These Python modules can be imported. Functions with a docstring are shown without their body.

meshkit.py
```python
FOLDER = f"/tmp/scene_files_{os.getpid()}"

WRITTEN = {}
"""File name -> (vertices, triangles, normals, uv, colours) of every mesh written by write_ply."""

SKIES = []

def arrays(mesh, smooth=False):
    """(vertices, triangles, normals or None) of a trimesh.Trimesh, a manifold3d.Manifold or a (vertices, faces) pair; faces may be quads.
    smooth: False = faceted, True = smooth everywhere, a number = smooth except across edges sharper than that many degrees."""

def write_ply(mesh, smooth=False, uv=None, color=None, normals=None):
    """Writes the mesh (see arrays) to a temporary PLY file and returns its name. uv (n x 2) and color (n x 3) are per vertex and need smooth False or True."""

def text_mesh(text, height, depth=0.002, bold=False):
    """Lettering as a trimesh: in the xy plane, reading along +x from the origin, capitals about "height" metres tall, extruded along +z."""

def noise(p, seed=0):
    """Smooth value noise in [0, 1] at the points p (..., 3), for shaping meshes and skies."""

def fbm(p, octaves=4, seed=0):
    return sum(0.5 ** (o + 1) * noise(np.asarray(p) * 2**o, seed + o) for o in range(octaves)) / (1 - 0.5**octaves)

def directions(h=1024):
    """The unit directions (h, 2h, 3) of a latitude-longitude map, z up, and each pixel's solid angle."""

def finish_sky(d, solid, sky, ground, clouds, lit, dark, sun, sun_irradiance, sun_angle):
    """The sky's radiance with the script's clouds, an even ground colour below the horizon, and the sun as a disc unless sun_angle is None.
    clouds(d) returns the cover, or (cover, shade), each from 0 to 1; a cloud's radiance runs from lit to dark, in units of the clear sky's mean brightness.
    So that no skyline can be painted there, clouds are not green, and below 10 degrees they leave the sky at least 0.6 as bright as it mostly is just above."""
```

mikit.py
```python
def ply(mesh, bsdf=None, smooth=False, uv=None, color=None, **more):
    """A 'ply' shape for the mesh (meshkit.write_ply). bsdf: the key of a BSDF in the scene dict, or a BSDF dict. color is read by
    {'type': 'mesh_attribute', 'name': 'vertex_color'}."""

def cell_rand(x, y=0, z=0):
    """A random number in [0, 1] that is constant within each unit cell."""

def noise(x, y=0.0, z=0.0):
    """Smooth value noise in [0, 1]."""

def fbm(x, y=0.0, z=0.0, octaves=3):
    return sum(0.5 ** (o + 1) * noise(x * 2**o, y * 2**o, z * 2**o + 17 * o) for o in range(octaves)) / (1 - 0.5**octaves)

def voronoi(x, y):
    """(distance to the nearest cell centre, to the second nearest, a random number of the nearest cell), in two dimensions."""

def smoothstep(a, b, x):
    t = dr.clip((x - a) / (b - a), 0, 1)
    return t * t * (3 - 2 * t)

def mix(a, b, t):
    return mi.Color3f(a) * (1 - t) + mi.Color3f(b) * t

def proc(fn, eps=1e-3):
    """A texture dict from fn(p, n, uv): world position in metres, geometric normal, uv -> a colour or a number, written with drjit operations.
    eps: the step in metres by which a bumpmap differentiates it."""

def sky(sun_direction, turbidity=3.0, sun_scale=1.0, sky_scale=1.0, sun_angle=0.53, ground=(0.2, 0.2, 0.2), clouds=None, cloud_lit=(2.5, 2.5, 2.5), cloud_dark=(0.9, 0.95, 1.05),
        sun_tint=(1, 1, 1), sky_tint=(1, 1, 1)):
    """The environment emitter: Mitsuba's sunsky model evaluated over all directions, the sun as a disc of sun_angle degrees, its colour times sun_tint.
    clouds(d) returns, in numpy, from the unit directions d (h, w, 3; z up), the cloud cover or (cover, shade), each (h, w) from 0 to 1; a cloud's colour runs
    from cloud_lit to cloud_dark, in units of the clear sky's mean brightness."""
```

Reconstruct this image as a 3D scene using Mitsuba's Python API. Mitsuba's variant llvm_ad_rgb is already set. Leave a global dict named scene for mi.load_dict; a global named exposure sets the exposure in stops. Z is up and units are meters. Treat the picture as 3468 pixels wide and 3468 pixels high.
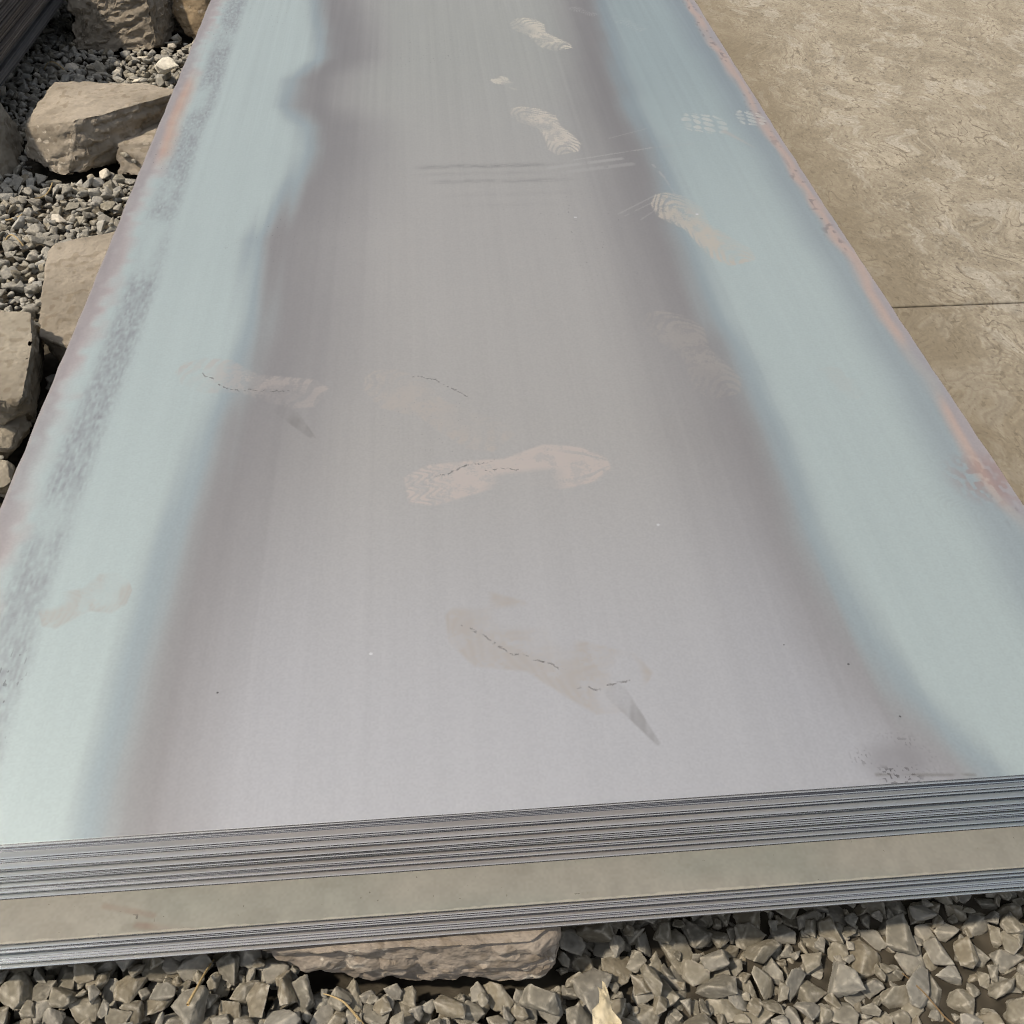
import math, random
import numpy as np, trimesh, manifold3d as m3
import drjit as dr, mitsuba as mi
import mikit, meshkit
from mikit import proc, noise, fbm, smoothstep, mix
from shapely.geometry import Polygon
from scipy.spatial import ConvexHull

# ------------------------------------------------------------------ camera, sky, exposure
scene, labels = {}, {}
T = mi.ScalarTransform4f
CAM = np.array([0.0, 0.0, 1.22])
RIGHT = np.array([0.99676383, -0.08022906, 0.00501692])
DOWN = np.array([-0.05134199, -0.68340952, -0.7282276])
FWD = np.array([0.06185363, 0.72561335, -0.68531701])
FOV = 53.06
scene['camera'] = {'type': 'perspective', 'fov': FOV, 'near_clip': 0.01, 'far_clip': 200.0,
                   'to_world': T().look_at(origin=CAM.tolist(), target=(CAM + FWD).tolist(), up=(-DOWN).tolist())}


SUN = np.array([-0.50, -0.16, 0.85]) / np.linalg.norm([-0.50, -0.16, 0.85])


def thin_haze(d):
    ang = np.degrees(np.arccos(np.clip(d @ SUN, -1, 1)))
    glow = np.exp(-(ang / 28.0) ** 2) + .40 * np.exp(-(ang / 62.0) ** 2)
    return 0.58 + 0.25 * meshkit.fbm(d * [2.0, 2.0, 4.0], 3, 5), 1 - np.clip(glow, 0, 1)


scene['sky'] = mikit.sky(SUN, turbidity=3.5, sun_scale=0.78, sun_angle=2.4, clouds=thin_haze,
                         cloud_lit=(3.6, 3.6, 3.65), cloud_dark=(1.15, 1.17, 1.2), sun_tint=(0.955, 1.0, 1.06), ground=(0.25, 0.22, 0.17))
exposure = 1.55


def S(r, g, b, k=1.0):
    c = np.array([r, g, b]) / 255.0
    return (np.where(c < 0.04045, c / 12.92, ((c + 0.055) / 1.055) ** 2.4) * k).tolist()


def pl(x, pts):
    """Piecewise linear curve through the points (x, value), for textures."""
    pts = sorted(pts)
    out = mi.Float(pts[0][1])
    for (a, va), (b, vb) in zip(pts[:-1], pts[1:]):
        out += (vb - va) / (b - a) * dr.clip(x - a, 0, b - a)
    return out


def seg_dist(x, y, a, b):
    dx, dy = b[0] - a[0], b[1] - a[1]
    t = dr.clip(((x - a[0]) * dx + (y - a[1]) * dy) / (dx * dx + dy * dy), 0, 1)
    return dr.sqrt(dr.square(x - a[0] - t * dx) + dr.square(y - a[1] - t * dy)), t


# ------------------------------------------------------------------ materials
ZT = 0.19                      # top of the upper bundle
XL, XR = -0.655, 0.850         # long edges of the top sheet
YF = 0.606                     # its cut front end
LB = [(0.5, -.388), (.625, -.388), (.73, -.392), (.807, -.391), (.892, -.389), (.985, -.384), (1.088, -.377), (1.202, -.363), (1.331, -.346), (1.475, -.325), (1.641, -.321),
      (1.833, -.333), (1.94, -.341), (2.052, -.312), (2.227, -.283), (2.366, -.272), (2.488, -.281), (2.622, -.340), (2.799, -.342), (2.95, -.282), (3.163, -.283), (3.454, -.322), (4.4, -.30)]
RB = [(.5, .63), (.617, .601), (.655, .578), (.735, .542), (.822, .524), (.916, .518), (1.021, .512), (1.136, .519), (1.266, .523), (1.413, .524), (1.581, .509), (1.772, .508),
      (1.995, .505), (2.119, .511), (2.311, .521), (2.565, .501), (2.938, .516), (3.398, .551), (4.4, .56)]
BLUE, BLUE2, EDGEBLUE, MAUVE, GREY = S(207, 220, 217), S(180, 195, 196), S(164, 184, 193), S(169, 166, 165), S(200, 197, 192)
DUST = S(205, 196, 184)


def sole(x, y, heel, toe, w, bend=0.0, shape=((0, .55), (.12, .85), (.3, .72), (.5, .55), (.72, 1.0), (.9, .8), (1, .3))):
    """Shoe-sole coordinates (a along 0..1, b across in metres) and a soft inside mask."""
    d = np.array(toe) - np.array(heel)
    L = float(np.hypot(*d))
    ux, uy = d / L
    a = ((x - heel[0]) * ux + (y - heel[1]) * uy) / L
    b = (-(x - heel[0]) * uy + (y - heel[1]) * ux) - bend * dr.sin(a * math.pi)
    half = pl(a, [(q, v * w) for q, v in shape])
    inside = smoothstep(0.0035, -0.0035, dr.abs(b) - half) * smoothstep(-0.012, 0.004, a) * smoothstep(1.012, 0.996, a)
    return a, b, half, inside


PRINTS = [  # heel, toe, half width, bend, strength, tread, colour
    ((.389, 2.975), (.290, 3.245), .052, .012, 1.0, 0, (220, 213, 198)),
    ((.520, 3.255), (.452, 3.335), .020, .0, .35, 1, (200, 198, 195)),
    ((.644, 3.115), (.570, 3.245), .030, .0, .35, 1, (196, 202, 200)),
    ((.255, 2.70), (.180, 2.785), .026, .008, 1.0, 2, (220, 214, 200)),
    ((.322, 2.30), (.226, 2.575), .050, -.022, 1.0, 0, (218, 210, 197)),
    ((.608, 1.775), (.500, 2.08), .054, .006, .80, 0, (212, 203, 188)),
    ((.470, 1.345), (.400, 1.610), .052, -.012, .50, 0, (186, 180, 172)),
    ((.092, 1.250), (-.120, 1.452), .052, .006, .62, 0, (198, 190, 181)),
    ((-.200, 1.392), (-.447, 1.495), .050, .004, .52, 0, (200, 190, 182)),
    ((-.060, 1.150), (.250, 1.190), .054, .012, 1.0, 3, (208, 198, 190)),
    ((.226, .755), (.000, .912), .064, .008, .55, 2, (186, 177, 166)),
    ((-.545, .940), (-.436, .985), .040, .0, .42, 2, (186, 172, 160)),
    ((.780, 1.020), (.690, 1.085), .040, .0, .16, 1, (172, 180, 178)),
    ((.705, 1.335), (.645, 1.405), .035, .0, .18, 2, (200, 196, 188)),
]
CRACKS = [  # polylines of dark grit in the prints
    [(-.405, 1.475), (-.375, 1.440), (-.34, 1.422), (-.30, 1.415), (-.25, 1.413)],
    [(-.050, 1.440), (-.010, 1.428), (.015, 1.405), (.040, 1.375)],
    [(.010, .885), (.035, .860), (.075, .825), (.110, .812), (.135, .800)],
    [(.150, .770), (.172, .762), (.182, .766), (.215, .775)],
    [(-.020, 1.178), (.030, 1.200), (.075, 1.208)],
    [(.060, 1.187), (.11, 1.186)],
]
SCRATCHES = [((.508, 2.225), (.522, 2.16), .0045, .5), ((.522, 2.16), (.530, 2.075), .0035, .35), ((.390, 1.992), (.488, 2.075), .0035, .35), ((.405, 1.985), (.500, 2.062), .003, .3), ((.435, 1.965), (.520, 2.055), .003, .3),
             ((.330, 2.262), (.520, 2.315), .0035, .5), ((.27, 2.225), (.44, 2.262), .010, .5), ((.30, 2.20), (.46, 2.232), .012, .35), ((.43, 2.375), (.53, 2.425), .003, .3), ((.52, 2.315), (.62, 2.33), .006, .25)]
TAILS = [((.196, .755), (.233, .680), .016, .005, .46), ((-.262, 1.362), (-.212, 1.290), .016, .006, .40), ((-.238, 1.352), (-.204, 1.285), .004, .003, .5)]


def top_sheet_color(p, n, uv):
    x, y = p.x, p.y
    wob = (fbm(x * 3, y * 3, 3.3) - 0.5) * 0.05 + (noise(x * 34, y * 1.6, 6.6) - .5) * .034 + (noise(x * 110, y * 2.5, 2.6) - .5) * .016
    g1 = noise(x * 45, y * 45)
    g2 = noise(x * 150, y * 110, 7.7)
    g3 = noise(x * 420, y * 420, 2.2)
    sl = x - pl(y, LB) + wob
    sr = pl(y, RB) - x + wob
    blue_r = mix(BLUE, BLUE2, smoothstep(1.6, 3.0, y))
    c = mix(BLUE, MAUVE, smoothstep(-.062, .052, sl))
    c = mix(c, GREY, smoothstep(.03, .29, sl))
    c = mix(c, EDGEBLUE, .42 * dr.exp(-dr.square((sl + .010) / .020)))
    c = c * (1 - .13 * smoothstep(1.5, 3.0, y) * dr.exp(-dr.square((sl - .06) / .07)))
    cr = mix(blue_r, MAUVE, smoothstep(-.066, .050, sr))
    cr = mix(cr, GREY, smoothstep(.02, .26, sr))
    cr = mix(cr, EDGEBLUE, .42 * dr.exp(-dr.square((sr + .013) / .022)))
    cr = cr * (1 - .15 * smoothstep(1.3, 2.8, y) * dr.exp(-dr.square((sr - .06) / .07)))
    c = mix(c, cr, smoothstep(.10, .30, x))
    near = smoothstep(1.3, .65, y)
    c = mix(c, S(208, 209, 213), .7 * near * smoothstep(.0, .2, sl) * smoothstep(-.02, .12, sr))  # milky sky reflection at the near end, painted into the sheet colour
    far = smoothstep(1.9, 3.1, y)
    c = mix(c, S(186, 190, 182), .55 * far * smoothstep(.08, .25, sl) * smoothstep(.05, .2, sr))
    # grey mottled scale along the left side
    m = -.567 + .012 * (noise(y * 6, 1.0) - .5)
    band = smoothstep(.044, .012, dr.abs(x - m)) * smoothstep(.14, .55, fbm(x * 14, y * 7, 9.1))
    c = mix(c, S(158, 159, 163), .75 * band * (.35 + .5 * (g2 - .2) + .8 * (noise(x * 300, y * 85, 3.3) - .3)))
    c = mix(c, S(105, 105, 108), .6 * band * smoothstep(.80, .95, noise(x * 300, y * 150, 5.0)) * smoothstep(.4, .7, noise(y * 5, 17.0)))
    # heat tinted, rusty long edges
    el = x - XL + .012 * (noise(y * 9, 4.0) - .5)
    er = XR - x + .012 * (noise(y * 8, 6.0) - .5)
    tl = noise(y * 2.3, 8.0)
    c = mix(c, S(206, 184, 180), .65 * smoothstep(.062, .018, el + .03 * (g1 - .5)) * smoothstep(.15, .6, tl + .15))
    c = mix(c, S(178, 169, 169), .75 * smoothstep(.034, .010, el + .02 * (g1 - .5)) * (.6 + .5 * g1))
    c = mix(c, S(222, 184, 160), .7 * smoothstep(2.25, 2.4, y) * smoothstep(2.95, 2.7, y) * smoothstep(.07, .03, el) * smoothstep(.012, .03, el))
    c = mix(c, S(200, 190, 184), .7 * smoothstep(.006, .002, x - XL + .004 * (g2 - .6)))
    ern = er + .012 * (noise(x * 50, y * 14, 2.0) - .5)
    sal = smoothstep(.048, .026, ern) * (.35 + .65 * smoothstep(.25, .55, noise(y * 3.6, 12.0) + .14))
    c = mix(c, S(150, 158, 168), .45 * smoothstep(.13, .055, er))
    c = mix(c, S(230, 198, 180), .72 * sal * smoothstep(.95, 1.15, y))
    c = mix(c, S(190, 185, 188), .75 * smoothstep(.024, .010, ern))
    c = mix(c, S(132, 120, 122), .5 * smoothstep(.050, .03, er) * smoothstep(.010, .022, er) * smoothstep(.66, .86, noise(x * 110, y * 70, 3.0)) * smoothstep(.5, .7, noise(y * 4, 31.0)))
    c = mix(c, S(185, 150, 140), .5 * smoothstep(.08, .02, dr.sqrt(dr.square(x - .825) + dr.square(y - 1.11))) * smoothstep(.35, .6, g2))
    # rolling streaks
    st = noise(x * 90, y * 1.1) * .6 + noise(x * 260, y * 2.3, 3.0) * .4
    c = c * (1 + .10 * (st - .5) * (0.5 + .5 * far) + .08 * (g3 - .5) + .05 * (fbm(x * 5, y * 3, 1.7) - .5))
    # cross scuffs
    for yy, x0, x1, k in ((2.243, -.05, .20, .32), (2.165, -.02, .23, .22), (2.205, -.05, .2, .10), (2.10, .0, .25, .06), (2.05, .03, .2, .05)):
        q = dr.exp(-dr.square((y - yy - .012 * (noise(x * 12, yy) - .5)) / .010)) * smoothstep(x0, x0 + .05, x) * smoothstep(x1 + .12, x1, x)
        c = mix(c, S(118, 116, 116), k * q * (.3 + 1.1 * noise(x * 60, y * 160, 2.0)))
    # dusty shoe prints
    na, nb, nc = noise(x * 22, y * 22, 1.0), noise(x * 28, y * 28, 9.0), noise(x * 230, y * 230, 1.1)
    jit = .011 * (noise(x * 75, 1.5) - .5) + .006 * (noise(x * 210, y * 60, 1.5) - .5)
    broke = smoothstep(.30, .55, fbm(x * 55, y * 48, 12.0) + .25 * (g3 - .5))
    for i, (h, t, w, bend, k, tread, col) in enumerate(PRINTS):
        a, b, half, inside = sole(x, y, h, t, w, bend)
        edge = dr.abs(b) / dr.maximum(half, 1e-4)
        wave = .5 + .5 * dr.sin(a * 75 + 5.0 * dr.sin(b * 55 + i) + 3 * g1 + 40 * edge * edge * .2)
        if tread == 0:
            zone = smoothstep(.28, .12, a) + smoothstep(.70, .86, a) + .8 * smoothstep(.55, .9, edge)
            cov = 1 - .75 * dr.clip(zone, 0, 1) * smoothstep(.52, .75, wave)
            side = smoothstep(-.9, .5, b / w * (1 if i % 2 else -1) + 1.6 * (na - .4))
            cov = cov * (.30 + .70 * side)
        elif tread == 1:
            cov = smoothstep(.40, .65, wave) * smoothstep(.25, .55, nb)
        elif tread == 2:
            cov = smoothstep(.22, .62, nb) * (.75 + .25 * wave)
        else:
            toe = smoothstep(.28, .10, a)
            ball = smoothstep(.72, .9, a)
            arch = smoothstep(.36, .46, a) * smoothstep(.80, .68, a) * smoothstep(.004, -.012, b)
            cov = 1 - .7 * toe * smoothstep(.45, .7, .5 + .5 * dr.sin(a * 130 + 60 * b + 4 * dr.sin(b * 190)))
            cov = cov * (1 - .7 * ball * smoothstep(.55, .8, .5 + .5 * dr.sin(edge * 15 + 20 * a)) * smoothstep(.3, .5, edge)) * (1 - .95 * arch)
            cov = cov * (1 - .8 * smoothstep(.0, -.012, b + .018) * smoothstep(.3, .45, a) * smoothstep(.62, .5, a))
        ragged = (.45 + .55 * broke) * smoothstep(.06, .36, g1 * .5 + g2 * .3 + .2 * g3)
        c = mix(c, S(*col, 1.13), dr.clip(k * inside * cov * ragged * (.85 + .3 * g3), 0, 1))
    # block tread prints at the right
    for ox, oy, nx, ny, ang, wx, wy in ((.672, 2.445, 4, 4, -.25, .115, .115), (.800, 2.470, 3, 4, -.3, .075, .085)):
        ca, sa = math.cos(ang), math.sin(ang)
        u = ((x - ox) * ca + (y - oy) * sa) / wx + .5
        v = (-(x - ox) * sa + (y - oy) * ca) / wy + .5
        u = u + .18 * (v - .5) + .10 * (na - .5) + .06 * (g1 - .5)
        v = v + .14 * (nb - .5) + .10 * dr.square(u - .5)
        cu, cv = u * nx, v * ny + .35 * dr.floor(u * nx)
        fu, fv = cu - dr.floor(cu) - .5, cv - dr.floor(cv) - .5
        pad = smoothstep(.46, .34, dr.sqrt(dr.square(fu * 1.05) + dr.square(fv) + .6 * fu * fv) * 1.0)
        inb = smoothstep(0, .05, u) * smoothstep(1, .95, u) * smoothstep(0, .05, v) * smoothstep(1, .95, v) * smoothstep(.62, .5, dr.abs(u - .5) + dr.abs(v - .5) * .55)
        c = mix(c, S(214, 214, 206, 1.15), .85 * pad * inb * (.4 + .6 * g1) * smoothstep(.0, .12, mikit.cell_rand(dr.floor(cu), dr.floor(cv), nx)))
    d, t = seg_dist(x, y, (.715, 2.395), (.765, 2.30))
    c = mix(c, S(208, 205, 198), .6 * smoothstep(.012, .004, d + .008 * t))
    # smeared tails, scratches, grit
    for a_, b_, w0, w1, k in TAILS:
        d, t = seg_dist(x, y, a_, b_)
        c = mix(c, S(138, 134, 130), k * smoothstep(0.0, -.004, d - (w0 + (w1 - w0) * t)) * (.35 + .65 * smoothstep(.1, .5, t)) * (.35 + .8 * noise(x * 200 - y * 40, y * 25 + x * 9, 3.0)))
    for a_, b_, w, k in SCRATCHES:
        d, t = seg_dist(x, y, a_, b_)
        c = mix(c, S(206, 204, 200), k * smoothstep(w, w * .3, d) * smoothstep(.2, .5, g1 + .2 * g3))
    for line in CRACKS:
        for a_, b_ in zip(line[:-1], line[1:]):
            d, t = seg_dist(x, y + jit, a_, b_)
            c = mix(c, S(112, 107, 103), .58 * smoothstep(.0024, .0003, d + .0022 * (g3 - .5)) * smoothstep(.30, .62, nc))
    # dark spots and the burnt stain on the front edge
    d = dr.sqrt(dr.square((x - .505) * .8) + dr.square((y - .632)))
    c = mix(c, S(150, 146, 147), .5 * smoothstep(.045, .01, d))
    c = mix(c, S(84, 82, 84), .75 * smoothstep(.05, .012, d) * smoothstep(.66, .80, noise(x * 420, y * 330, 6.0)) * smoothstep(.3, .6, nb))
    d, t = seg_dist(x, y, (.478, .618), (.590, .609))
    c = mix(c, S(128, 124, 114), .5 * smoothstep(.006 , .001, d + .004 * nb) * smoothstep(.2, .5, noise(x * 70, y * 60, 5.0)))
    sp = noise(x * 260, y * 260, 14.0)
    c = mix(c, S(84, 84, 88), .8 * smoothstep(.955, .975, sp) * smoothstep(.55, .75, noise(x * 3, y * 3, 5.5)))
    for sx, sy, r, col in ((.299, 1.986, .004, 240), (.559, 1.981, .0045, 245), (.302, 1.048, .003, 235), (-.108, .841, .003, 240), (-.295, .794, .0018, 70), (.496, .778, .0020, 80), (.533, .695, .0018, 80), (.423, .815, .0015, 90)):
        d = dr.sqrt(dr.square(x - sx) + dr.square(y - sy))
        c = mix(c, S(col, col, col), .85 * smoothstep(r, r * .5, d))
    # bare sheared steel on the cut faces
    side = smoothstep(.7, .4, dr.abs(n.z))
    return mix(c, S(128, 130, 134), side)


def inner_color(p, n, uv):
    x, y = p.x, p.y
    sheet = mikit.cell_rand((p.z - ZT) * (1 / .0029) + .03, 3.0)
    c = mix(S(206, 203, 200), S(192, 204, 210), smoothstep(.1, .8, dr.abs(x)))
    c = c * (1 + .10 * (noise(x * 9, sheet * 90) - .5))
    side = smoothstep(.7, .4, dr.abs(n.z))
    e = mix(S(40, 41, 44), S(122, 124, 134), sheet * .75 + .25 * noise(x * 2.5, sheet * 40))
    return mix(c, e, side)


def lower_top_color(p, n, uv):
    x, y = p.x, p.y
    c = mix(S(158, 156, 146), S(166, 163, 150), smoothstep(.515, .56, y))
    c = mix(S(134, 139, 130), S(151, 148, 138), smoothstep(.35, .7, fbm(x * 3.2, y * 9, 2.0)))
    c = mix(c, S(120, 112, 100), .14 * smoothstep(.58, .75, fbm(x * 22, y * 60, 7.0)))
    c = c * (1 + .14 * (noise(x * 60, y * 60) - .5) + .12 * (noise(x * 330, y * 330, 3.0) - .5))
    d, t = seg_dist(x, y, (-.36, .535), (-.30, .522))
    c = mix(c, S(132, 112, 100), .55 * smoothstep(.008, .001, d) * (.2 + noise(x * 60, y * 200, 5.0)))
    d, t = seg_dist(x, y, (-.40, .560), (-.345, .545))
    c = mix(c, S(132, 112, 100), .4 * smoothstep(.006, .001, d) * (.2 + noise(x * 60, y * 140, 9.0)))
    c = mix(c, S(188, 182, 168), .5 * smoothstep(.5280, .5262, y + .002 * (noise(x * 160, 3.0) - .5)))
    c = mix(c, S(90, 86, 80), .7 * smoothstep(.965, .985, noise(x * 210, y * 210, 21.0)))
    side = smoothstep(.7, .4, dr.abs(n.z))
    return mix(c, S(108, 110, 114), side)


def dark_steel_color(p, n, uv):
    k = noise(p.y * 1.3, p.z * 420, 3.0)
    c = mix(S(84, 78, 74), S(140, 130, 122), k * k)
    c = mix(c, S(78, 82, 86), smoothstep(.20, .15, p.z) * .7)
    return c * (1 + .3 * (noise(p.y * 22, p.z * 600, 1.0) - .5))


def steel(fn, rough, metallic):
    return {'type': 'twosided', 'bsdf': {'type': 'principled', 'base_color': proc(fn), 'roughness': rough, 'metallic': metallic, 'specular': 0.4}}


def sheet_wave(p, n, uv):
    return noise(p.x * 2.3, p.y * 1.5, 3.0) + .5 * noise(p.x * 6, p.y * 2.2, 8.0)


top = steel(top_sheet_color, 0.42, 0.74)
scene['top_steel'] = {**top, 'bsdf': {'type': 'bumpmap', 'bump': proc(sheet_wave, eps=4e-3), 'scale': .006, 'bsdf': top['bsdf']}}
scene['bundle_steel'] = steel(inner_color, 0.30, 0.78)
scene['dusty_steel'] = steel(lower_top_color, 0.6, 0.45)
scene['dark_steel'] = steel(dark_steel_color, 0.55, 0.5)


def concrete_color(p, n, uv):
    x, y = p.x, p.y
    w1, w2 = fbm(x * 5.1, y * 5.1, 1.0), fbm(x * 5.1, y * 5.1, 8.0)
    qx, qy = x + .16 * (w1 - .5), y + .16 * (w2 - .5)
    base = fbm(qx * 14, qy * 9, 4.0)
    c = mix(S(156, 144, 120), S(180, 168, 143), smoothstep(.25, .75, base))
    r1 = dr.abs(2 * noise(qx * 54, qy * 34, 2.0) - 1)
    r2 = dr.abs(2 * noise(qx * 104 + 3 * w1, qy * 64, 5.0) - 1)
    h = noise(qx * 190, qy * 110, 6.0)
    c = mix(c, S(112, 100, 80), .62 * smoothstep(.20, .02, r1) * smoothstep(.48, .66, base + .25 * (h - .5)))
    c = mix(c, S(198, 188, 167), .30 * smoothstep(.22, .02, r2) * smoothstep(.52, .36, base))
    c = mix(c, S(124, 112, 88), .45 * smoothstep(.16, .02, r2) * smoothstep(.50, .62, w2))
    c = mix(c, S(198, 189, 168), .42 * smoothstep(.56, .74, fbm(qx * 25, qy * 14, 31.0) + .10 * (h - .5)))
    c = c * (1 + .30 * (h - .5) + .24 * (noise(x * 330, y * 240, 2.0) - .5))
    c = mix(c, S(104, 92, 72), .5 * smoothstep(.80, .92, noise(x * 150, y * 95, 44.0)))
    c = c * (.94 + .14 * fbm(x * 1.6, y * 1.6, 77.0))
    # damp dirt washed along the stack
    c = mix(c, S(142, 128, 102), .5 * smoothstep(1.22, 1.06, x + .10 * (w1 - .5) + .06 * (h - .5)))
    return c * mi.Color3f(.70, .725, .81)


def concrete_bump(p, n, uv):
    x, y = p.x, p.y
    w1, w2 = noise(x * 5.1, y * 5.1, 1.0), noise(x * 5.1, y * 5.1, 8.0)
    qx, qy = x + .16 * (w1 - .5), y + .16 * (w2 - .5)
    return .8 * noise(qx * 110, qy * 64, 5.0) + .4 * noise(x * 190, y * 230) + .5 * dr.abs(2 * noise(qx * 54, qy * 34, 2.0) - 1)


scene['concrete'] = {'type': 'bumpmap', 'bump': proc(concrete_bump), 'scale': .0028, 'bsdf': {'type': 'principled', 'base_color': proc(concrete_color), 'roughness': .9, 'specular': .25}}


def earth_color(p, n, uv):
    f = noise(p.x * 24, p.y * 24)
    return mix(S(60, 56, 48), S(92, 86, 76), f) * (.5 + .6 * noise(p.x * 90, p.y * 90, 2.0))


scene['earth'] = {'type': 'principled', 'base_color': proc(earth_color), 'roughness': 1.0, 'specular': .1}


def grain(p, n, uv):
    return .6 * noise(p.x * 260, p.y * 260, p.z * 260) + .4 * noise(p.x * 620, p.y * 620, p.z * 620)


scene['crushed_rock'] = {'type': 'bumpmap', 'bump': proc(grain, eps=6e-4), 'scale': .0011,
                         'bsdf': {'type': 'principled', 'base_color': {'type': 'mesh_attribute', 'name': 'vertex_color'}, 'roughness': .85, 'specular': .3}}


def rock_fn(c0, c1, c2, chips):
    def fn(p, n, uv):
        x, y, z = p.x, p.y, p.z
        f = fbm(x * 9, y * 9, z * 14)
        c = mix(S(*c0), S(*c1), smoothstep(.25, .75, f))
        bed = noise(x * 18 + 2 * f, y * 18, z * 130)
        rough = smoothstep(.85, .55, n.z)
        c = c * (1 + .22 * (noise(x * 150, y * 150, z * 150) - .5) + .20 * (bed - .5) * rough)
        c = mix(c, S(*c2), .7 * rough * smoothstep(.56, .72, fbm(x * 30, y * 30, z * 42)) * .8)
        c = mix(c, S(215, 206, 190), chips * rough * smoothstep(.70, .80, noise(x * 95, y * 95, z * 95)) * smoothstep(.45, .6, noise(x * 14, y * 14, z * 14 + 5)))
        c = mix(c, S(104, 90, 70), .35 * smoothstep(.62, .8, noise(x * 70, y * 70, z * 70 + 3)))
        return c * .95
    return fn


def rock_bump(p, n, uv):
    return .45 * noise(p.x * 80, p.y * 80, p.z * 100) + .3 * noise(p.x * 190, p.y * 190, p.z * 190) + .2 * noise(p.x * 420, p.y * 420, p.z * 420)


for name, cols in {'sandstone': ((140, 131, 117), (165, 155, 140), (116, 107, 94), .6), 'brown_rock': ((136, 118, 94), (160, 142, 116), (186, 170, 144), .4),
                   'pink_rock': ((140, 130, 118), (164, 153, 140), (188, 178, 164), .8), 'grey_rock': ((132, 124, 110), (154, 146, 131), (114, 106, 93), .4)}.items():
    scene[name] = {'type': 'bumpmap', 'bump': proc(rock_bump, eps=6e-4), 'scale': .005, 'bsdf': {'type': 'principled', 'base_color': proc(rock_fn(*cols)), 'roughness': .9, 'specular': .2}}
scene['straw'] = {'type': 'twosided', 'bsdf': {'type': 'principled', 'base_color': {'type': 'rgb', 'value': S(190, 166, 120)}, 'roughness': .7}}
scene['twig_wood'] = {'type': 'twosided', 'bsdf': {'type': 'principled', 'base_color': {'type': 'rgb', 'value': S(122, 100, 70)}, 'roughness': .8}}


def scrap_color(p, n, uv):
    f = fbm(p.x * 60, p.y * 40, p.z * 40)
    return mix(S(178, 166, 136), S(206, 194, 166), smoothstep(.3, .7, f)) * (1 + .1 * (noise(p.x * 300, p.y * 300) - .5))


scene['scrap'] = {'type': 'twosided', 'bsdf': {'type': 'principled', 'base_color': proc(scrap_color), 'roughness': .8}}

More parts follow.
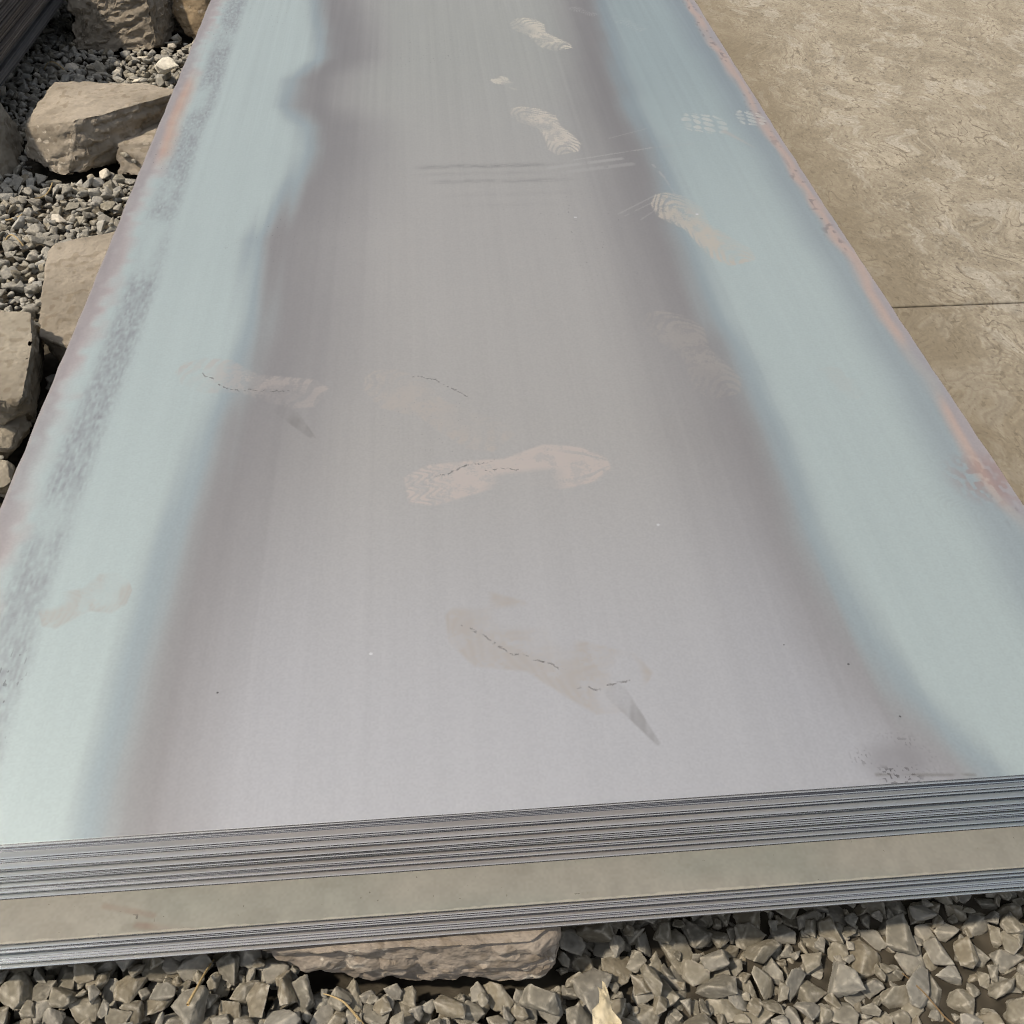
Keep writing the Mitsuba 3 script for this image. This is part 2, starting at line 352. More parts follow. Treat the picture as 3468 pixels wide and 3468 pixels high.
# ------------------------------------------------------------------ helpers
count = {}


def new_key(name):
    k = count.get(name, 0)
    count[name] = k + 1
    return name if k == 0 else f'{name}_{k:03d}'


def thing(name, mesh, bsdf, label, cat, group=None, smooth=False, color=None):
    key = new_key(name)
    scene[key] = mikit.ply(mesh, bsdf, smooth=smooth, color=color)
    labels[key] = {'label': label, 'category': cat}
    if group:
        labels[key]['group'] = group
    return key


def plate(outline, z0, z1, ch=0.0005):
    """A sheet from a plan outline, its upper rim chamfered."""
    o = np.asarray(outline, float)
    poly = Polygon(o)
    if not poly.exterior.is_ccw:
        o = o[::-1]
    prev, nxt = np.roll(o, 1, 0), np.roll(o, -1, 0)
    t = nxt - prev
    t /= np.linalg.norm(t, axis=1, keepdims=True)
    inner = o + np.stack([-t[:, 1], t[:, 0]], 1) * ch * 1.3
    N = len(o)
    rings = [np.c_[o, np.full(N, z0)], np.c_[o, np.full(N, z1 - ch)], np.c_[inner, np.full(N, z1)]]
    v = np.vstack(rings)
    f = []
    i = np.arange(N)
    j = (i + 1) % N
    for r in (0, 1):
        f += [np.stack([r * N + i, r * N + j, (r + 1) * N + j], 1), np.stack([r * N + i, (r + 1) * N + j, (r + 1) * N + i], 1)]
    _, cap = trimesh.creation.triangulate_polygon(Polygon(o), engine='earcut')
    pts, cap = trimesh.creation.triangulate_polygon(Polygon(o), engine='earcut')
    from scipy.spatial import cKDTree
    idx = cKDTree(o).query(pts)[1]
    cap = idx[cap]
    a, b, c = o[cap[:, 0]], o[cap[:, 1]], o[cap[:, 2]]
    flip = ((b - a)[:, 0] * (c - a)[:, 1] - (b - a)[:, 1] * (c - a)[:, 0]) < 0
    cap[flip] = cap[flip][:, ::-1]
    f += [cap + 2 * N, cap[:, ::-1]]
    return trimesh.Trimesh(v, np.vstack(f), process=False)


ORD = ('first second third fourth fifth sixth seventh eighth ninth tenth eleventh twelfth thirteenth fourteenth fifteenth sixteenth seventeenth eighteenth nineteenth twentieth '
       'twenty-first twenty-second twenty-third twenty-fourth twenty-fifth twenty-sixth twenty-seventh twenty-eighth twenty-ninth thirtieth thirty-first thirty-second').split()



def ordinal(k):
    if k <= 20:
        return ORD[k - 1]
    tens, ones = {2: ('twentieth', 'twenty'), 3: ('thirtieth', 'thirty'), 4: ('fortieth', 'forty')}[k // 10], k % 10
    return tens[0] if ones == 0 else f'{tens[1]}-{ORD[ones - 1]}'


# ------------------------------------------------------------------ the setting
ground = trimesh.creation.box((80, 80, .2))
ground.apply_translation((0, 20, -.155))
scene['ground'] = mikit.ply(ground, 'earth')
labels['ground'] = {'label': 'dark earth under the gravel', 'category': 'ground', 'kind': 'structure'}

scene['pavement__slab'] = mikit.ply(plate([(.60, 1.0), (14, 1.0 - .35), (14, 1.870 - .02), (.60, 1.886)], -.05, 0.0, .002), 'concrete')
scene['pavement__slab_001'] = mikit.ply(plate([(.60, 1.892), (14, 1.856), (14, 16), (.60, 16)], -.05, 0.0, .002), 'concrete')
labels['pavement'] = {'label': 'dusty tan concrete pavement beside the steel sheets, with one straight joint', 'category': 'pavement', 'kind': 'structure'}

# ------------------------------------------------------------------ the two bundles of steel sheets
rng = np.random.default_rng(7)
t = 0.0029
upper = [1.3, -.4, 0, .2, 6.3, .9, -.3, 6.0, .2, -7, 11, .2, .9, .3, -4.5, 7, .2, -.3, 3, -5.5, 9.5]


def ragged(x, amp, seed):
    return amp * (meshkit.fbm(np.c_[np.asarray(x) * 9, np.full(len(x), seed), np.zeros(len(x))], 3, 3) - .5)


def sheet_outline(xl, xr, yf, yb, seed, wave=0.0):
    ys = np.linspace(yf, yb, 160)
    left = np.c_[xl + ragged(ys * 2.5, .004, seed), ys]
    right = np.c_[xr + ragged(ys * 2.5, .005, seed + 9.5) - wave * np.sin(np.clip((ys - 1.0) / 2.4, 0, 1) * math.pi), ys]
    xs = np.linspace(left[0, 0] if False else xl, xr, 60)[1:-1]
    r0 = np.random.default_rng(int(seed * 10) + 3)
    tilt, amp, ph = .0022 * (r0.random() - .5), .0006 * r0.random(), r0.random() * 6
    fy = yf + tilt * xs / .7 + amp * np.sin(xs * 5 + ph) + .00025 * (meshkit.noise(np.c_[xs * 40, np.full(58, seed), np.zeros(58)]) - .5)
    return np.vstack([left[::-1], np.c_[xs, fy], right])


def add_sheet(i, y, z, bsdf, label, group, wave=0.0, inset=0.0, yb=6.6):
    j = 0.002 * (rng.random(3) - .5)
    out = sheet_outline(XL + inset + j[0], XR - inset + j[1], y, yb + 4 * j[2], i * 3.1, wave)
    return thing('steel_sheet', plate(out, z, z + t * (.95 + .035 * rng.random()), .0006), bsdf, label, 'steel sheet', group)


y, z = YF, ZT - t
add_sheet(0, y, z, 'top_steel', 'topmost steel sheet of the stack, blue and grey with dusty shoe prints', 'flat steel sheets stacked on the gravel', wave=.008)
for i, step in enumerate(upper):
    z -= t
    y -= step * .001 * 1.08
    add_sheet(i + 1, y, z, 'bundle_steel', f'{ordinal(i + 2)} steel sheet from the top of the upper bundle, edge showing', 'flat steel sheets stacked on the gravel', inset=.003 + .004 * rng.random())
yl = .5252
lower = [-2, 4, 0, 1.6, -2, 0, 3.6, .8, 1.8, -2.5, 5]
z -= t
add_sheet(50, yl, z, 'dusty_steel', 'top steel sheet of the lower bundle, dusty olive-grey, jutting out as a ledge', 'flat steel sheets stacked on the gravel', inset=-.004)
for i, step in enumerate(lower):
    z -= t
    yl -= step * .001 * 1.18
    add_sheet(51 + i, yl, z, 'bundle_steel', f'{ordinal(i + 2)} steel sheet from the top of the lower bundle, blue-grey edge', 'flat steel sheets stacked on the gravel', inset=.003 * rng.random())
STACK_BOTTOM = z
Y_LOW = yl

# ------------------------------------------------------------------ the dark stack beyond the stones
t2 = .0038
z2 = .122
for i in range(43):
    dx = .010 * (rng.random() - .5) + .006 * math.sin(i * .45)
    ys = np.linspace(2.6, 7.9, 40)
    edge = -1.175 + dx + ragged(ys, .006, i * 1.7)
    out = np.vstack([np.c_[np.full(2, -2.65 + dx), [7.9, 2.6]], np.c_[edge, ys]])
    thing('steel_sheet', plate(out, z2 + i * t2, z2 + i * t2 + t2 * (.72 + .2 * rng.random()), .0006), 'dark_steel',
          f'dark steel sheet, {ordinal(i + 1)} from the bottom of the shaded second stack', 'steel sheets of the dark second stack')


# ------------------------------------------------------------------ boulders
def pixel(px, py, z):
    """Only used for measuring: the world point seen at a pixel of the 1932-wide photograph, at height z."""
    s = 3468 / 1932
    d = RIGHT * (px * s - 1734) + DOWN * (py * s - 1734) + FWD * 3473
    return CAM + d * (z - CAM[2]) / d[2]


solids = []


def boulder(pts, bsdf, label, seed, amp=.008, res=.011, smooth_iter=2):
    pts = np.asarray(pts, float)
    hull = m3.Manifold.hull_points(pts)
    rb = np.random.default_rng(seed)
    span = np.ptp(pts, axis=0)
    for _ in range(26):
        u = rb.normal(size=3) * [1, 1, .7]
        u /= np.linalg.norm(u)
        if u[2] > .45:
            continue
        sup = (pts @ u).max()
        hull = hull.trim_by_plane((-u).tolist(), float(-(sup - (.01 + .05 * rb.random()) * min(span[:2].min(), .3))))
    m = hull.refine_to_length(res).to_mesh()
    v, f = np.array(m.vert_properties[:, :3], float), np.array(m.tri_verts)
    tm = trimesh.Trimesh(v, f, process=True)
    trimesh.smoothing.filter_taubin(tm, lamb=.5, nu=.48, iterations=smooth_iter)
    n = np.array(tm.vertex_normals)
    v = np.array(tm.vertices)
    sidew = np.clip(1.15 - n[:, 2], .25, 1.0)
    d = (meshkit.fbm(v * 16, 4, seed) - .5) * amp * 1.6
    ridge = np.abs(2 * meshkit.noise(v * [24, 24, 46], seed + 3) - 1)
    d += -(1 - ridge) ** 5 * amp * sidew * 1.0
    step = meshkit.noise(v * [34, 34, 60], seed + 5)
    d += np.where(step > .5, .35, -.35) * amp * sidew * .6 + (meshkit.noise(v * 95, seed + 8) - .5) * amp * .8 * sidew
    tm.vertices = v + n * d[:, None]
    solids.append(pts)
    return thing('boulder', tm, bsdf, label, 'boulder', 'rough stone blocks around the steel stack', smooth=28)


# big block with a pale flat top and a shaded side
boulder([tuple(pixel(*q)) for q in ((104, 154, .108), (150, 153, .11), (250, 157, .112), (335, 163, .115), (345, 172, .115), (272, 181, .12), (215, 204, .123), (149, 228, .126), (85, 180, .105), (60, 212, .10), (43, 240, .085), (41, 262, .06))] +
        [tuple(pixel(*q)) for q in ((178, 326, -.01), (112, 334, -.01), (62, 312, 0), (45, 280, .0), (230, 300, -.03), (330, 262, -.03))] + [(-1.1, 3.0, -.03)], 'sandstone',
        'big tan boulder with a smooth sunlit top and a dark shaded side', 11, amp=.008, res=.008)
boulder([(-1.165, 3.73, .20), (-.90, 3.70, .20), (-.85, 3.95, .20), (-1.16, 4.05, .20), (-1.175, 3.70, -.03), (-.895, 3.67, -.03), (-.84, 3.95, -.03), (-1.16, 4.08, -.03)], 'sandstone',
        'squared stone block with chipped face between dark stack and brown boulder', 21, amp=.011)
boulder([(-.84, 3.86, .14), (-.74, 3.80, .15), (-.69, 3.95, .15), (-.80, 4.08, .14), (-.86, 3.82, .06), (-.80, 3.75, -.02), (-.69, 3.76, -.02), (-.66, 3.95, .0), (-.80, 4.1, -.02), (-.87, 3.9, .0)], 'brown_rock',
        'rounded brown boulder at the far end, against the sheet edge', 31, amp=.007, smooth_iter=8)
boulder([(-.848, 2.765, .045), (-.82, 2.85, .05), (-.74, 2.93, .05), (-.66, 2.92, .05), (-.62, 2.78, .045), (-.85, 2.715, -.03), (-.63, 2.71, -.03), (-.62, 2.92, -.03), (-.80, 2.93, -.03)], 'sandstone',
        'small tan boulder beside the sheet edge, in front of the dark boulder side', 41, amp=.006, res=.007)
boulder([(-1.33, 3.02, .10), (-1.20, 2.98, .10), (-1.15, 2.90, .085), (-1.14, 2.82, .05), (-1.34, 2.80, .09), (-1.12, 2.77, -.03), (-1.20, 2.66, -.03), (-1.36, 2.68, -.03), (-1.36, 3.02, -.03), (-1.15, 2.98, -.03)], 'grey_rock',
        'shaded smooth boulder beside the dark stack, cut by the picture edge', 51, amp=.005)
boulder([tuple(pixel(*q)) for q in ((104, 460, .083), (90, 472, .081), (88, 518, .083), (75, 591, .083), (76, 640, .081))] +
        [(-.56, 2.28, .083), (-.55, 1.72, .081), (-.66, 1.70, .09), (-.765, 1.775, .02), (-.74, 1.76, -.03), (-.83, 1.92, -.03), (-.86, 2.28, -.03), (-.56, 2.26, -.03), (-.55, 1.70, -.03)], 'sandstone',
        'flat-topped tan boulder wedged under the long edge of the sheets', 61, amp=.006, res=.008)
boulder([tuple(pixel(*q)) for q in ((-70, 585, .14), (0, 586, .145), (57, 592, .15), (62, 640, .15), (53, 690, .15), (48, 755, .145), (0, 766, .14), (-70, 760, .14))] +
        [tuple(pixel(*q)) for q in ((66, 800, -.03), (88, 640, -.03), (-50, 860, -.03), (-40, 700, -.03))], 'grey_rock',
        'grey-tan block with a dirty top and dark split side', 71, amp=.007, res=.007)
boulder([tuple(pixel(*q)) for q in ((-30, 775, .07), (40, 772, .07), (58, 800, .05), (30, 845, .05), (-20, 850, .06), (60, 812, -.03), (0, 885, -.03), (-60, 860, -.03))], 'grey_rock',
        'small angular brown boulder at the foot of the dirty-topped block', 81, amp=.005, res=.006)
boulder([tuple(pixel(*q)) for q in ((-25, 868, .05), (14, 866, .055), (30, 882, .04), (22, 915, .045), (-15, 925, .05), (34, 890, -.03), (15, 940, -.03), (-40, 930, -.03), (-30, 870, -.03))], 'grey_rock',
        'angular tan rock at the picture edge, lowest of the left-hand rocks', 85, amp=.004, res=.005)
boulder([(-.245, .520, .076), (-.15, .508, .086), (.09, .500, .086), (.105, .53, .086), (.10, .78, .086), (-.22, .78, .086), (-.235, .525, .06), (-.19, .512, .03), (-.13, .500, -.005), (-.02, .505, .01), (.06, .494, -.015), (.105, .500, .0), (.108, .75, -.02), (-.20, .75, -.02)], 'pink_rock',
        'pinkish-brown stone block carrying the front end of the sheets', 91, amp=.006, res=.005)


# ------------------------------------------------------------------ gravel: stones dropped one by one onto a height map
def poly_stone(r):
    """(points, planes) of an angular crushed stone about 1 across."""
    k = int(r.integers(9, 13))
    p = r.normal(size=(k, 3))
    p /= np.linalg.norm(p, axis=1, keepdims=True)
    p *= (.82 + .25 * r.random((k, 1))) * np.array([.62, .62 * (.62 + .35 * r.random()), .62 * (.40 + .30 * r.random())])
    h = ConvexHull(p)
    eq = np.unique(np.round(h.equations, 6), axis=0)
    return p, eq


def fine_stone(pts, res, r, tint):
    """The stone refined, its edges worn, with pale rubbed edges as vertex colours."""
    size = np.ptp(pts, axis=0).max()
    m = m3.Manifold.hull_points(pts).refine_to_length(res).to_mesh()
    v, f = np.array(m.vert_properties[:, :3], float), np.array(m.tri_verts)
    eq = np.unique(np.round(ConvexHull(pts).equations, 9), axis=0)
    d = -(v @ eq[:, :3].T + eq[:, 3])
    first = np.argmin(d, 1)
    ang = eq[:, :3] @ eq[:, :3].T
    dd = np.where(ang[first] > .86, 9.0, d)
    second = dd.min(1)
    c = v.mean(0)
    wear = np.exp(-np.maximum(second, 0) / (size * .045))
    s = float(r.random() * 50)
    q = v / size
    nz = meshkit.fbm(q * 5 + s, 3, 2)
    nh = meshkit.noise(q * 16 + s, 4)
    nf = meshkit.noise(q * 34 + s, 6)
    out = c + (v - c) * (1 - (.055 * wear * (.3 + 1.4 * nh) + .15 * (nz - .5) + .035 * (nh - .5) + .015 * (nf - .5)))[:, None]
    w2 = np.exp(-np.maximum(second, 0) / (size * (.012 + .05 * meshkit.noise(q * 6 + s, 10)))) * np.clip((meshkit.noise(q * 9 + s, 9) - .30) * 2.2, 0, 1)
    vein = np.clip(1 - np.abs(meshkit.fbm(q * 3.2 + s, 2, 12) - .5) / .020, 0, 1) * np.clip((meshkit.noise(q * 4 + s, 15) - .45) * 3, 0, 1)
    scuff = np.clip((meshkit.fbm(q * 11 + s, 2, 21) - .56) * 5, 0, 1)
    base = np.array(tint)[None] * (1 + .42 * (nz - .5) + .26 * (nh - .5) + .22 * (nf - .5))[:, None]
    pale = np.array(S(188, 182, 168))
    k = np.clip((.85 * w2 + .5 * vein) * (.55 + .9 * nf) + .22 * scuff, 0, .8)[:, None]
    return out, f, base * (1 - k) + pale * k


r = np.random.default_rng(20)
G = .004
X0, X1, Y0, Y1 = -2.0, 1.15, .22, 4.5
NX, NY = int((X1 - X0) / G), int((Y1 - Y0) / G)
HM = np.full((NY, NX), -.055)
cx, cy = np.meshgrid(X0 + (np.arange(NX) + .5) * G, Y0 + (np.arange(NY) + .5) * G)
HM += np.clip(1.0 - cy, 0, .25) * 4 * np.interp(cx, [-.5, -.25, .15, .5], [.044, .034, -.022, -.034])
HM += .018 * np.clip((cy - .9) / .3, 0, 1)
GB = HM.copy() + .055
IDM = np.full((NY, NX), -1, int)


def hull_heights(pts, gx, gy, low=True):
    eq = ConvexHull(pts).equations
    up, lo = np.full(gx.shape, 9.0), np.full(gx.shape, -9.0)
    for nx, ny, nz, o in eq:
        if nz > 1e-6:
            up = np.minimum(up, (-o - nx * gx - ny * gy) / nz)
        elif nz < -1e-6:
            lo = np.maximum(lo, (-o - nx * gx - ny * gy) / nz)
    return lo, up


def window(x0, x1, y0, y1):
    return max(0, int((x0 - X0) / G)), min(NX, int((x1 - X0) / G) + 2), max(0, int((y0 - Y0) / G)), min(NY, int((y1 - Y0) / G) + 2)


for pts in solids:
    a, b, c, d = window(pts[:, 0].min(), pts[:, 0].max(), pts[:, 1].min(), pts[:, 1].max())
    gx, gy = np.meshgrid(X0 + (np.arange(a, b) + .5) * G, Y0 + (np.arange(c, d) + .5) * G)
    lo, up = hull_heights(pts, gx, gy)
    HM[c:d, a:b] = np.where((up > lo) & (lo < .03), np.maximum(HM[c:d, a:b], up), HM[c:d, a:b])
allow = np.ones((NY, NX), bool)
allow &= ~((cx > .56) & (cy > .96))
allow &= ~((cx > -.46) & (cy > .80))
HM[(cx > .585) & (cy > .985)] = .2
front = allow & (cy < 1.0) & (cx > -1.0) & (cx < 1.12)
left_bed = allow & (cy >= .85) & (cx > -1.85)
library = [poly_stone(r) for _ in range(60)]
stones = []


def drop(n, lo_size, hi_size, cand, top_limit, cells):
    for _ in range(n):
        pts, _ = library[int(r.integers(len(library)))]
        size = lo_size + (hi_size - lo_size) * r.random() ** 1.6
        yaw, tip, roll = r.random() * 6.283, r.normal() * .38, r.normal() * .38
        cyw, syw, ct, st_, cr, sr_ = math.cos(yaw), math.sin(yaw), math.cos(tip), math.sin(tip), math.cos(roll), math.sin(roll)
        R = np.array([[cyw, -syw, 0], [syw, cyw, 0], [0, 0, 1]]) @ np.array([[1, 0, 0], [0, ct, -st_], [0, st_, ct]]) @ np.array([[cr, 0, sr_], [0, 1, 0], [-sr_, 0, cr]])
        q = pts @ R.T * size
        mn, mx = q.min(0), q.max(0)
        na, nb = int((mx[0] - mn[0]) / G) + 2, int((mx[1] - mn[1]) / G) + 2
        lx, ly = np.meshgrid(mn[0] + (np.arange(na) + .5) * G, mn[1] + (np.arange(nb) + .5) * G)
        lo, up = hull_heights(q, lx, ly)
        inside = up > lo
        if inside.sum() < 6:
            continue
        best = None
        for _ in range(cand):
            iy, ix = cells[int(r.integers(len(cells)))]
            a, b = ix - na // 2, iy - nb // 2
            if a < 0 or b < 0 or a + na > NX or b + nb > NY:
                continue
            h = HM[b:b + nb, a:a + na]
            z = np.quantile((h - lo)[inside], .86)
            k = z - GB[b + nb // 2, a + na // 2]
            if best is None or k < best[3]:
                best = (z, a, b, k)
        if best is None or best[0] + mx[2] > top_limit + GB[best[2] + nb // 2, best[1] + na // 2]:
            continue
        z, a, b, _ = best
        h, im = HM[b:b + nb, a:a + na], IDM[b:b + nb, a:a + na]
        nh = np.where(inside, z + up, -9)
        over = nh > h
        h[over], im[over] = nh[over], len(stones)
        # shift so that the raster's corner matches the world
        off = np.array([X0 + a * G - mn[0], Y0 + b * G - mn[1], z])
        stones.append((q + off, size))


fc, lc = np.argwhere(front), np.argwhere(left_bed)
drop(800, .036, .052, 5, .012, fc)
drop(800, .018, .030, 8, .016, fc)
drop(2600, .029, .053, 7, .036, fc)
drop(1700, .014, .026, 12, .024, fc)
drop(1500, .030, .048, 3, .02, lc)
drop(5600, .020, .046, 4, .026, lc)
drop(2500, .013, .022, 4, .02, lc)

# how much of each stone the picture shows
tops = IDM >= 0
py_, px_ = np.nonzero(tops)
P = np.c_[X0 + (px_ + .5) * G, Y0 + (py_ + .5) * G, HM[tops]]
rel = P - CAM
zc = rel @ FWD
u, w = rel @ RIGHT / zc, rel @ DOWN / zc
lim = math.tan(math.radians(FOV / 2))
seen = (np.abs(u) < lim) & (np.abs(w) < lim)
for zz, yy in ((ZT, YF), (STACK_BOTTOM, Y_LOW)):
    k = (zz - CAM[2]) / rel[:, 2]
    hx, hy = CAM[0] + rel[:, 0] * k, CAM[1] + rel[:, 1] * k
    seen &= ~((hx > XL) & (hx < XR) & (hy > yy))
area = np.zeros(len(stones))
np.add.at(area, IDM[tops][seen], (1 / zc[seen]) ** 2)
order = np.argsort(-area)
ids, uu, ww = IDM[tops][seen], u[seen] / lim, w[seen] / lim
n_cells = np.maximum(np.bincount(ids, minlength=len(stones)), 1)
mean_u = np.bincount(ids, weights=uu, minlength=len(stones)) / n_cells
low_w, high_w = np.full(len(stones), -9.0), np.full(len(stones), 9.0)
np.maximum.at(low_w, ids, ww)
np.minimum.at(high_w, ids, ww - np.interp(uu, [-1, 1], [.895, .745]))
single = set(int(i) for i in order[:300] if area[i] > 0)
bulk_v, bulk_f, bulk_c, off = [], [], [], 0
bottom_row = [int(i) for i in sorted(single, key=lambda i: mean_u[i]) if low_w[i] > .985]
edge_row = [int(i) for i in sorted(single, key=lambda i: mean_u[i]) if high_w[i] < .020 and stones[i][0].mean(0)[1] < 1 and i not in bottom_row]
tints = [S(138, 132, 117), S(147, 141, 126), S(131, 127, 116), S(144, 141, 132), S(154, 150, 140), S(134, 126, 109)]
for i, (q, size) in enumerate(stones):
    c = q.mean(0)
    left = c[1] > 1.0
    dist = np.linalg.norm(c - CAM)
    tint = np.array(tints[int(r.integers(len(tints)))]) * (.70 + .38 * r.random()) * (1.0 if left else .86)
    if left and r.random() < .6:
        g = tint.mean()
        tint = (tint * .4 + g * .6) * np.array([1.05, 1.05, 1.02]) * 1.25
    if left and r.random() < .05:
        tint = np.array(S(212, 204, 188))
    res = .0034 if i in single else (.008 if area[i] > 0 else .02)
    if area[i] > 0 and not left:
        res = .0034
    v, f, col = fine_stone(q, res, r, tint)
    if i in single:
        shade = c[1] > Y_LOW - .005
        ext = np.sort(np.ptp(q, axis=0))
        look = ('large ' if area[i] > np.median(area[order[:300]]) * 1.5 else '') + ('pale' if tint.mean() > .215 else 'dark' if tint.mean() < .155 else 'brownish' if tint[0] > 1.30 * tint[2] else 'grey') + (' slab-like' if ext[0] < .55 * ext[1] else ' elongated' if ext[2] > 1.5 * ext[1] else ' chunky')
        side = 'left of the support block' if c[0] < -.24 else 'before the support block' if c[0] < .10 else 'between the support block and the torn scrap' if c[0] < .16 else 'right of the torn scrap' if c[0] < .38 else 'near the picture\'s right edge'
        if i in bottom_row and bottom_row.index(i) < 45:
            lab, grp = f'{ordinal(bottom_row.index(i) + 1)} gravel stone from the left along the bottom edge of the picture', 'gravel stones along the bottom of the picture'
        elif i in edge_row and edge_row.index(i) < 45:
            lab, grp = f'{ordinal(edge_row.index(i) + 1)} gravel stone from the left peeking out right under the lower bundle', 'gravel stones peeking out under the lower bundle'
        elif left:
            where = 'between the dark stack and the squared block' if c[1] > 3.1 else 'between the big tan boulder and the flat-topped boulder' if c[1] > 1.95 else 'by the foot of the dirty-topped block'
            lab, grp = f'{look} gravel stone {where}', f'gravel stones {where}'
        elif shade:
            lab, grp = f'shaded {look} gravel stone, {side}', 'gravel stones in the shade of the stack'
        elif c[0] < -.05:
            lab, grp = f'{look} stone in the front gravel, {side}', 'sunlit gravel stones in front of the stack'
        else:
            lab, grp = f'{look} stone in the front gravel, {side}', 'sunlit gravel stones in front of the stack'
        thing('gravel_stone', (v, f), 'crushed_rock', lab, 'stone', grp, smooth=True, color=col)
    else:
        bulk_v.append(v)
        bulk_f.append(f + off)
        bulk_c.append(col)
        off += len(v)
scene['gravel'] = mikit.ply((np.vstack(bulk_v), np.vstack(bulk_f)), 'crushed_rock', smooth=True, color=np.vstack(bulk_c))
labels['gravel'] = {'label': 'loose grey and tan crushed-stone gravel around the boulders and the stack', 'category': 'gravel', 'kind': 'stuff'}


def ground_z(x, y):
    return float(HM[int(np.clip((y - Y0) / G, 0, NY - 1)), int(np.clip((x - X0) / G, 0, NX - 1))])


# ------------------------------------------------------------------ small litter on the gravel
def tube(path, rad, n=6):
    path = np.asarray(path, float)
    rad = np.broadcast_to(rad, len(path))
    tan = np.gradient(path, axis=0)
    tan /= np.linalg.norm(tan, axis=1, keepdims=True)
    a = np.cross(tan, [0, 0, 1.0])
    a /= np.linalg.norm(a, axis=1, keepdims=True) + 1e-9
    b = np.cross(tan, a)
    th = np.arange(n) / n * 2 * math.pi
    v = (path[:, None] + rad[:, None, None] * (np.cos(th)[None, :, None] * a[:, None] + np.sin(th)[None, :, None] * b[:, None])).reshape(-1, 3)
    f = []
    for k in range(len(path) - 1):
        for m in range(n):
            p0, p1, p2, p3 = k * n + m, k * n + (m + 1) % n, (k + 1) * n + (m + 1) % n, (k + 1) * n + m
            f += [(p0, p1, p2), (p0, p2, p3)]
    return trimesh.Trimesh(v, f, process=False)


def lay(points, lift=.002, n=14):
    """A line over the gravel through plan points, resting on the stones."""
    pts = np.array(points, float)
    s = np.r_[0, np.cumsum(np.linalg.norm(np.diff(pts, axis=0), axis=1))]
    q = np.linspace(0, s[-1], n)
    xy = np.c_[np.interp(q, s, pts[:, 0]), np.interp(q, s, pts[:, 1])]
    z = np.array([ground_z(*p) for p in xy]) + lift
    fit = np.polyfit(q, z, 2)
    zz = np.polyval(fit, q)
    return np.c_[xy, zz + max(0, (z - zz).max() * .7)]


def pix(*pts, z=.01):
    return [tuple(pixel(a, b, z)[:2]) for a, b in pts]


thing('straw_stalk', tube(lay(pix((612, 1880), (650, 1897), (690, 1932))), np.linspace(.0006, .0017, 14)), 'straw', 'pale straw stalk in the front gravel below the pinkish support block', 'straw')
thing('straw_stalk', tube(lay(pix((375, 1935), (388, 1895), (398, 1850), (405, 1815))), np.linspace(.0019, .0012, 14)), 'straw', 'pale upright-looking straw stalk in the front gravel, near the stack edge', 'straw')
thing('twig', tube(lay(pix((1718, 1810), (1760, 1850), (1800, 1895), (1840, 1922))), np.linspace(.0007, .0013, 14)), 'twig_wood', 'thin brown twig lying diagonally over the front gravel', 'twig')
thing('straw_stalk', tube(lay(pix((205, 208), (238, 214), (262, 222)), .006), .0016), 'straw', 'straw stalk across the gravel behind the big tan boulder', 'straw') if False else None
for k, (pp, lab) in enumerate((([(85, 110), (105, 117), (118, 126)], 'straw stalk in the shaded gravel between dark stack and big boulder'),
                               ([(64, 368), (80, 352), (95, 333)], 'curved straw stalk in front of the big tan boulder'),
                               ([(2, 392), (22, 391), (38, 394)], 'straw stalk in the gravel below the shaded smooth boulder'),
                               ([(0, 436), (20, 440), (38, 447)], 'long straw stalk on the gravel above the flat-topped boulder'))):
    pts = pix(*pp) if k != 0 else pix((78, 112), (100, 119), (119, 124))
    thing('straw_stalk', tube(lay(pts, .004), .0017), 'straw', lab, 'straw')
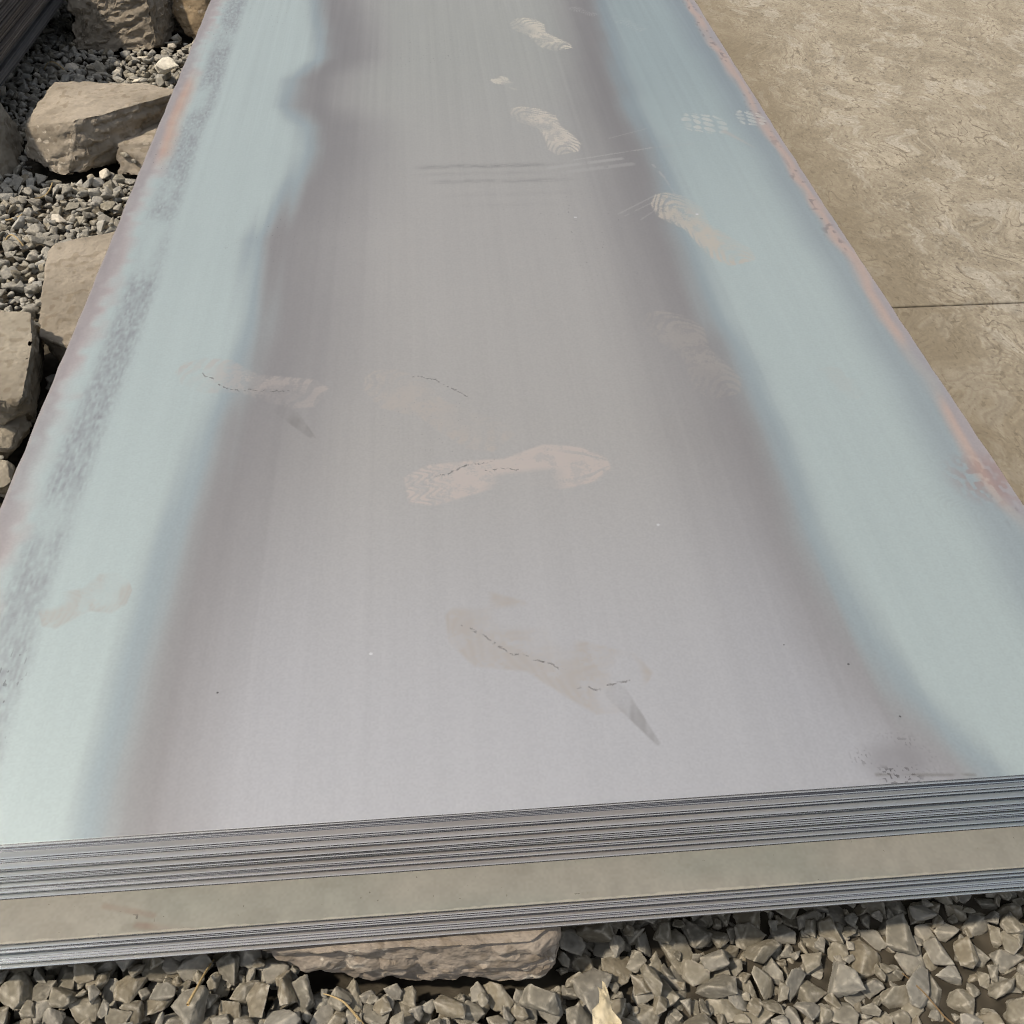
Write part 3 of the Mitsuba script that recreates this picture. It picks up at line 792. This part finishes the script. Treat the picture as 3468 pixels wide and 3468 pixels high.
# the twisted husk hanging out from under the stack
hp = np.array([pixel(290, 1783, .045), pixel(296, 1795, .03), pixel(303, 1808, .022), pixel(308, 1818, .018)])
qq = np.linspace(0, 3, 22)
path = np.c_[[np.interp(qq, range(4), hp[:, k]) for k in range(3)]].T
thing('dry_husk', tube(path, .0034 + .0016 * np.sin(qq * 17), 8), 'straw', 'twisted dry husk hanging in front of the lower bundle', 'husk')
# torn cream scrap
out = [(1120, 1932), (1117, 1905), (1130, 1893), (1131, 1872), (1127, 1862), (1137, 1866), (1136, 1848), (1143, 1856), (1147, 1870), (1150, 1882), (1155, 1905), (1166, 1915), (1174, 1926), (1171, 1940), (1140, 1950)]
w3 = np.array([pixel(a, b, .03)[:2] for a, b in out])
poly = Polygon(w3).buffer(0)
pv, pf = trimesh.creation.triangulate_polygon(poly, triangle_args='pq20a0.00001', engine='triangle') if False else trimesh.creation.triangulate_polygon(poly, engine='earcut')
m = trimesh.Trimesh(np.c_[pv, np.zeros(len(pv))], pf, process=False)
for _ in range(4):
    m = m.subdivide()
v = np.array(m.vertices)
hz = .030 + .010 * (meshkit.fbm(np.c_[v[:, :2] * [130, 60], np.ones(len(v))], 3, 9) - .5) + .022 * (meshkit.fbm(np.c_[v[:, :2] * 40, np.zeros(len(v))], 3, 4) - .5) + .05 * (v[:, 1] - w3[:, 1].mean()) * .3
top = np.c_[v[:, :2], hz + .0006]
bot = np.c_[v[:, :2], hz]
ff = np.array(m.faces)
edges = trimesh.Trimesh(v, ff, process=False)
e = np.sort(np.vstack([ff[:, [0, 1]], ff[:, [1, 2]], ff[:, [2, 0]]]), 1)
ue, cnt = np.unique(e, axis=0, return_counts=True)
be = ue[cnt == 1]
N = len(v)
wall = np.vstack([np.c_[be[:, 0], be[:, 1], be[:, 1] + N], np.c_[be[:, 0], be[:, 1] + N, be[:, 0] + N]])
thing('torn_scrap', trimesh.Trimesh(np.vstack([top, bot]), np.vstack([ff, ff[:, ::-1] + N, wall]), process=False), 'scrap', 'torn cream-coloured scrap lying on the front gravel', 'scrap', smooth=50)
# white stone near the far boulders
q = library[3][0] * .075 + np.array([*pixel(316, 130, .02)[:2], .03])
v, f, col = fine_stone(q, .006, r, S(226, 220, 204))
thing('white_stone', (v, f), 'crushed_rock', 'bright white stone on the gravel near the sheet edge, beyond the big boulder', 'stone', smooth=True, color=col)
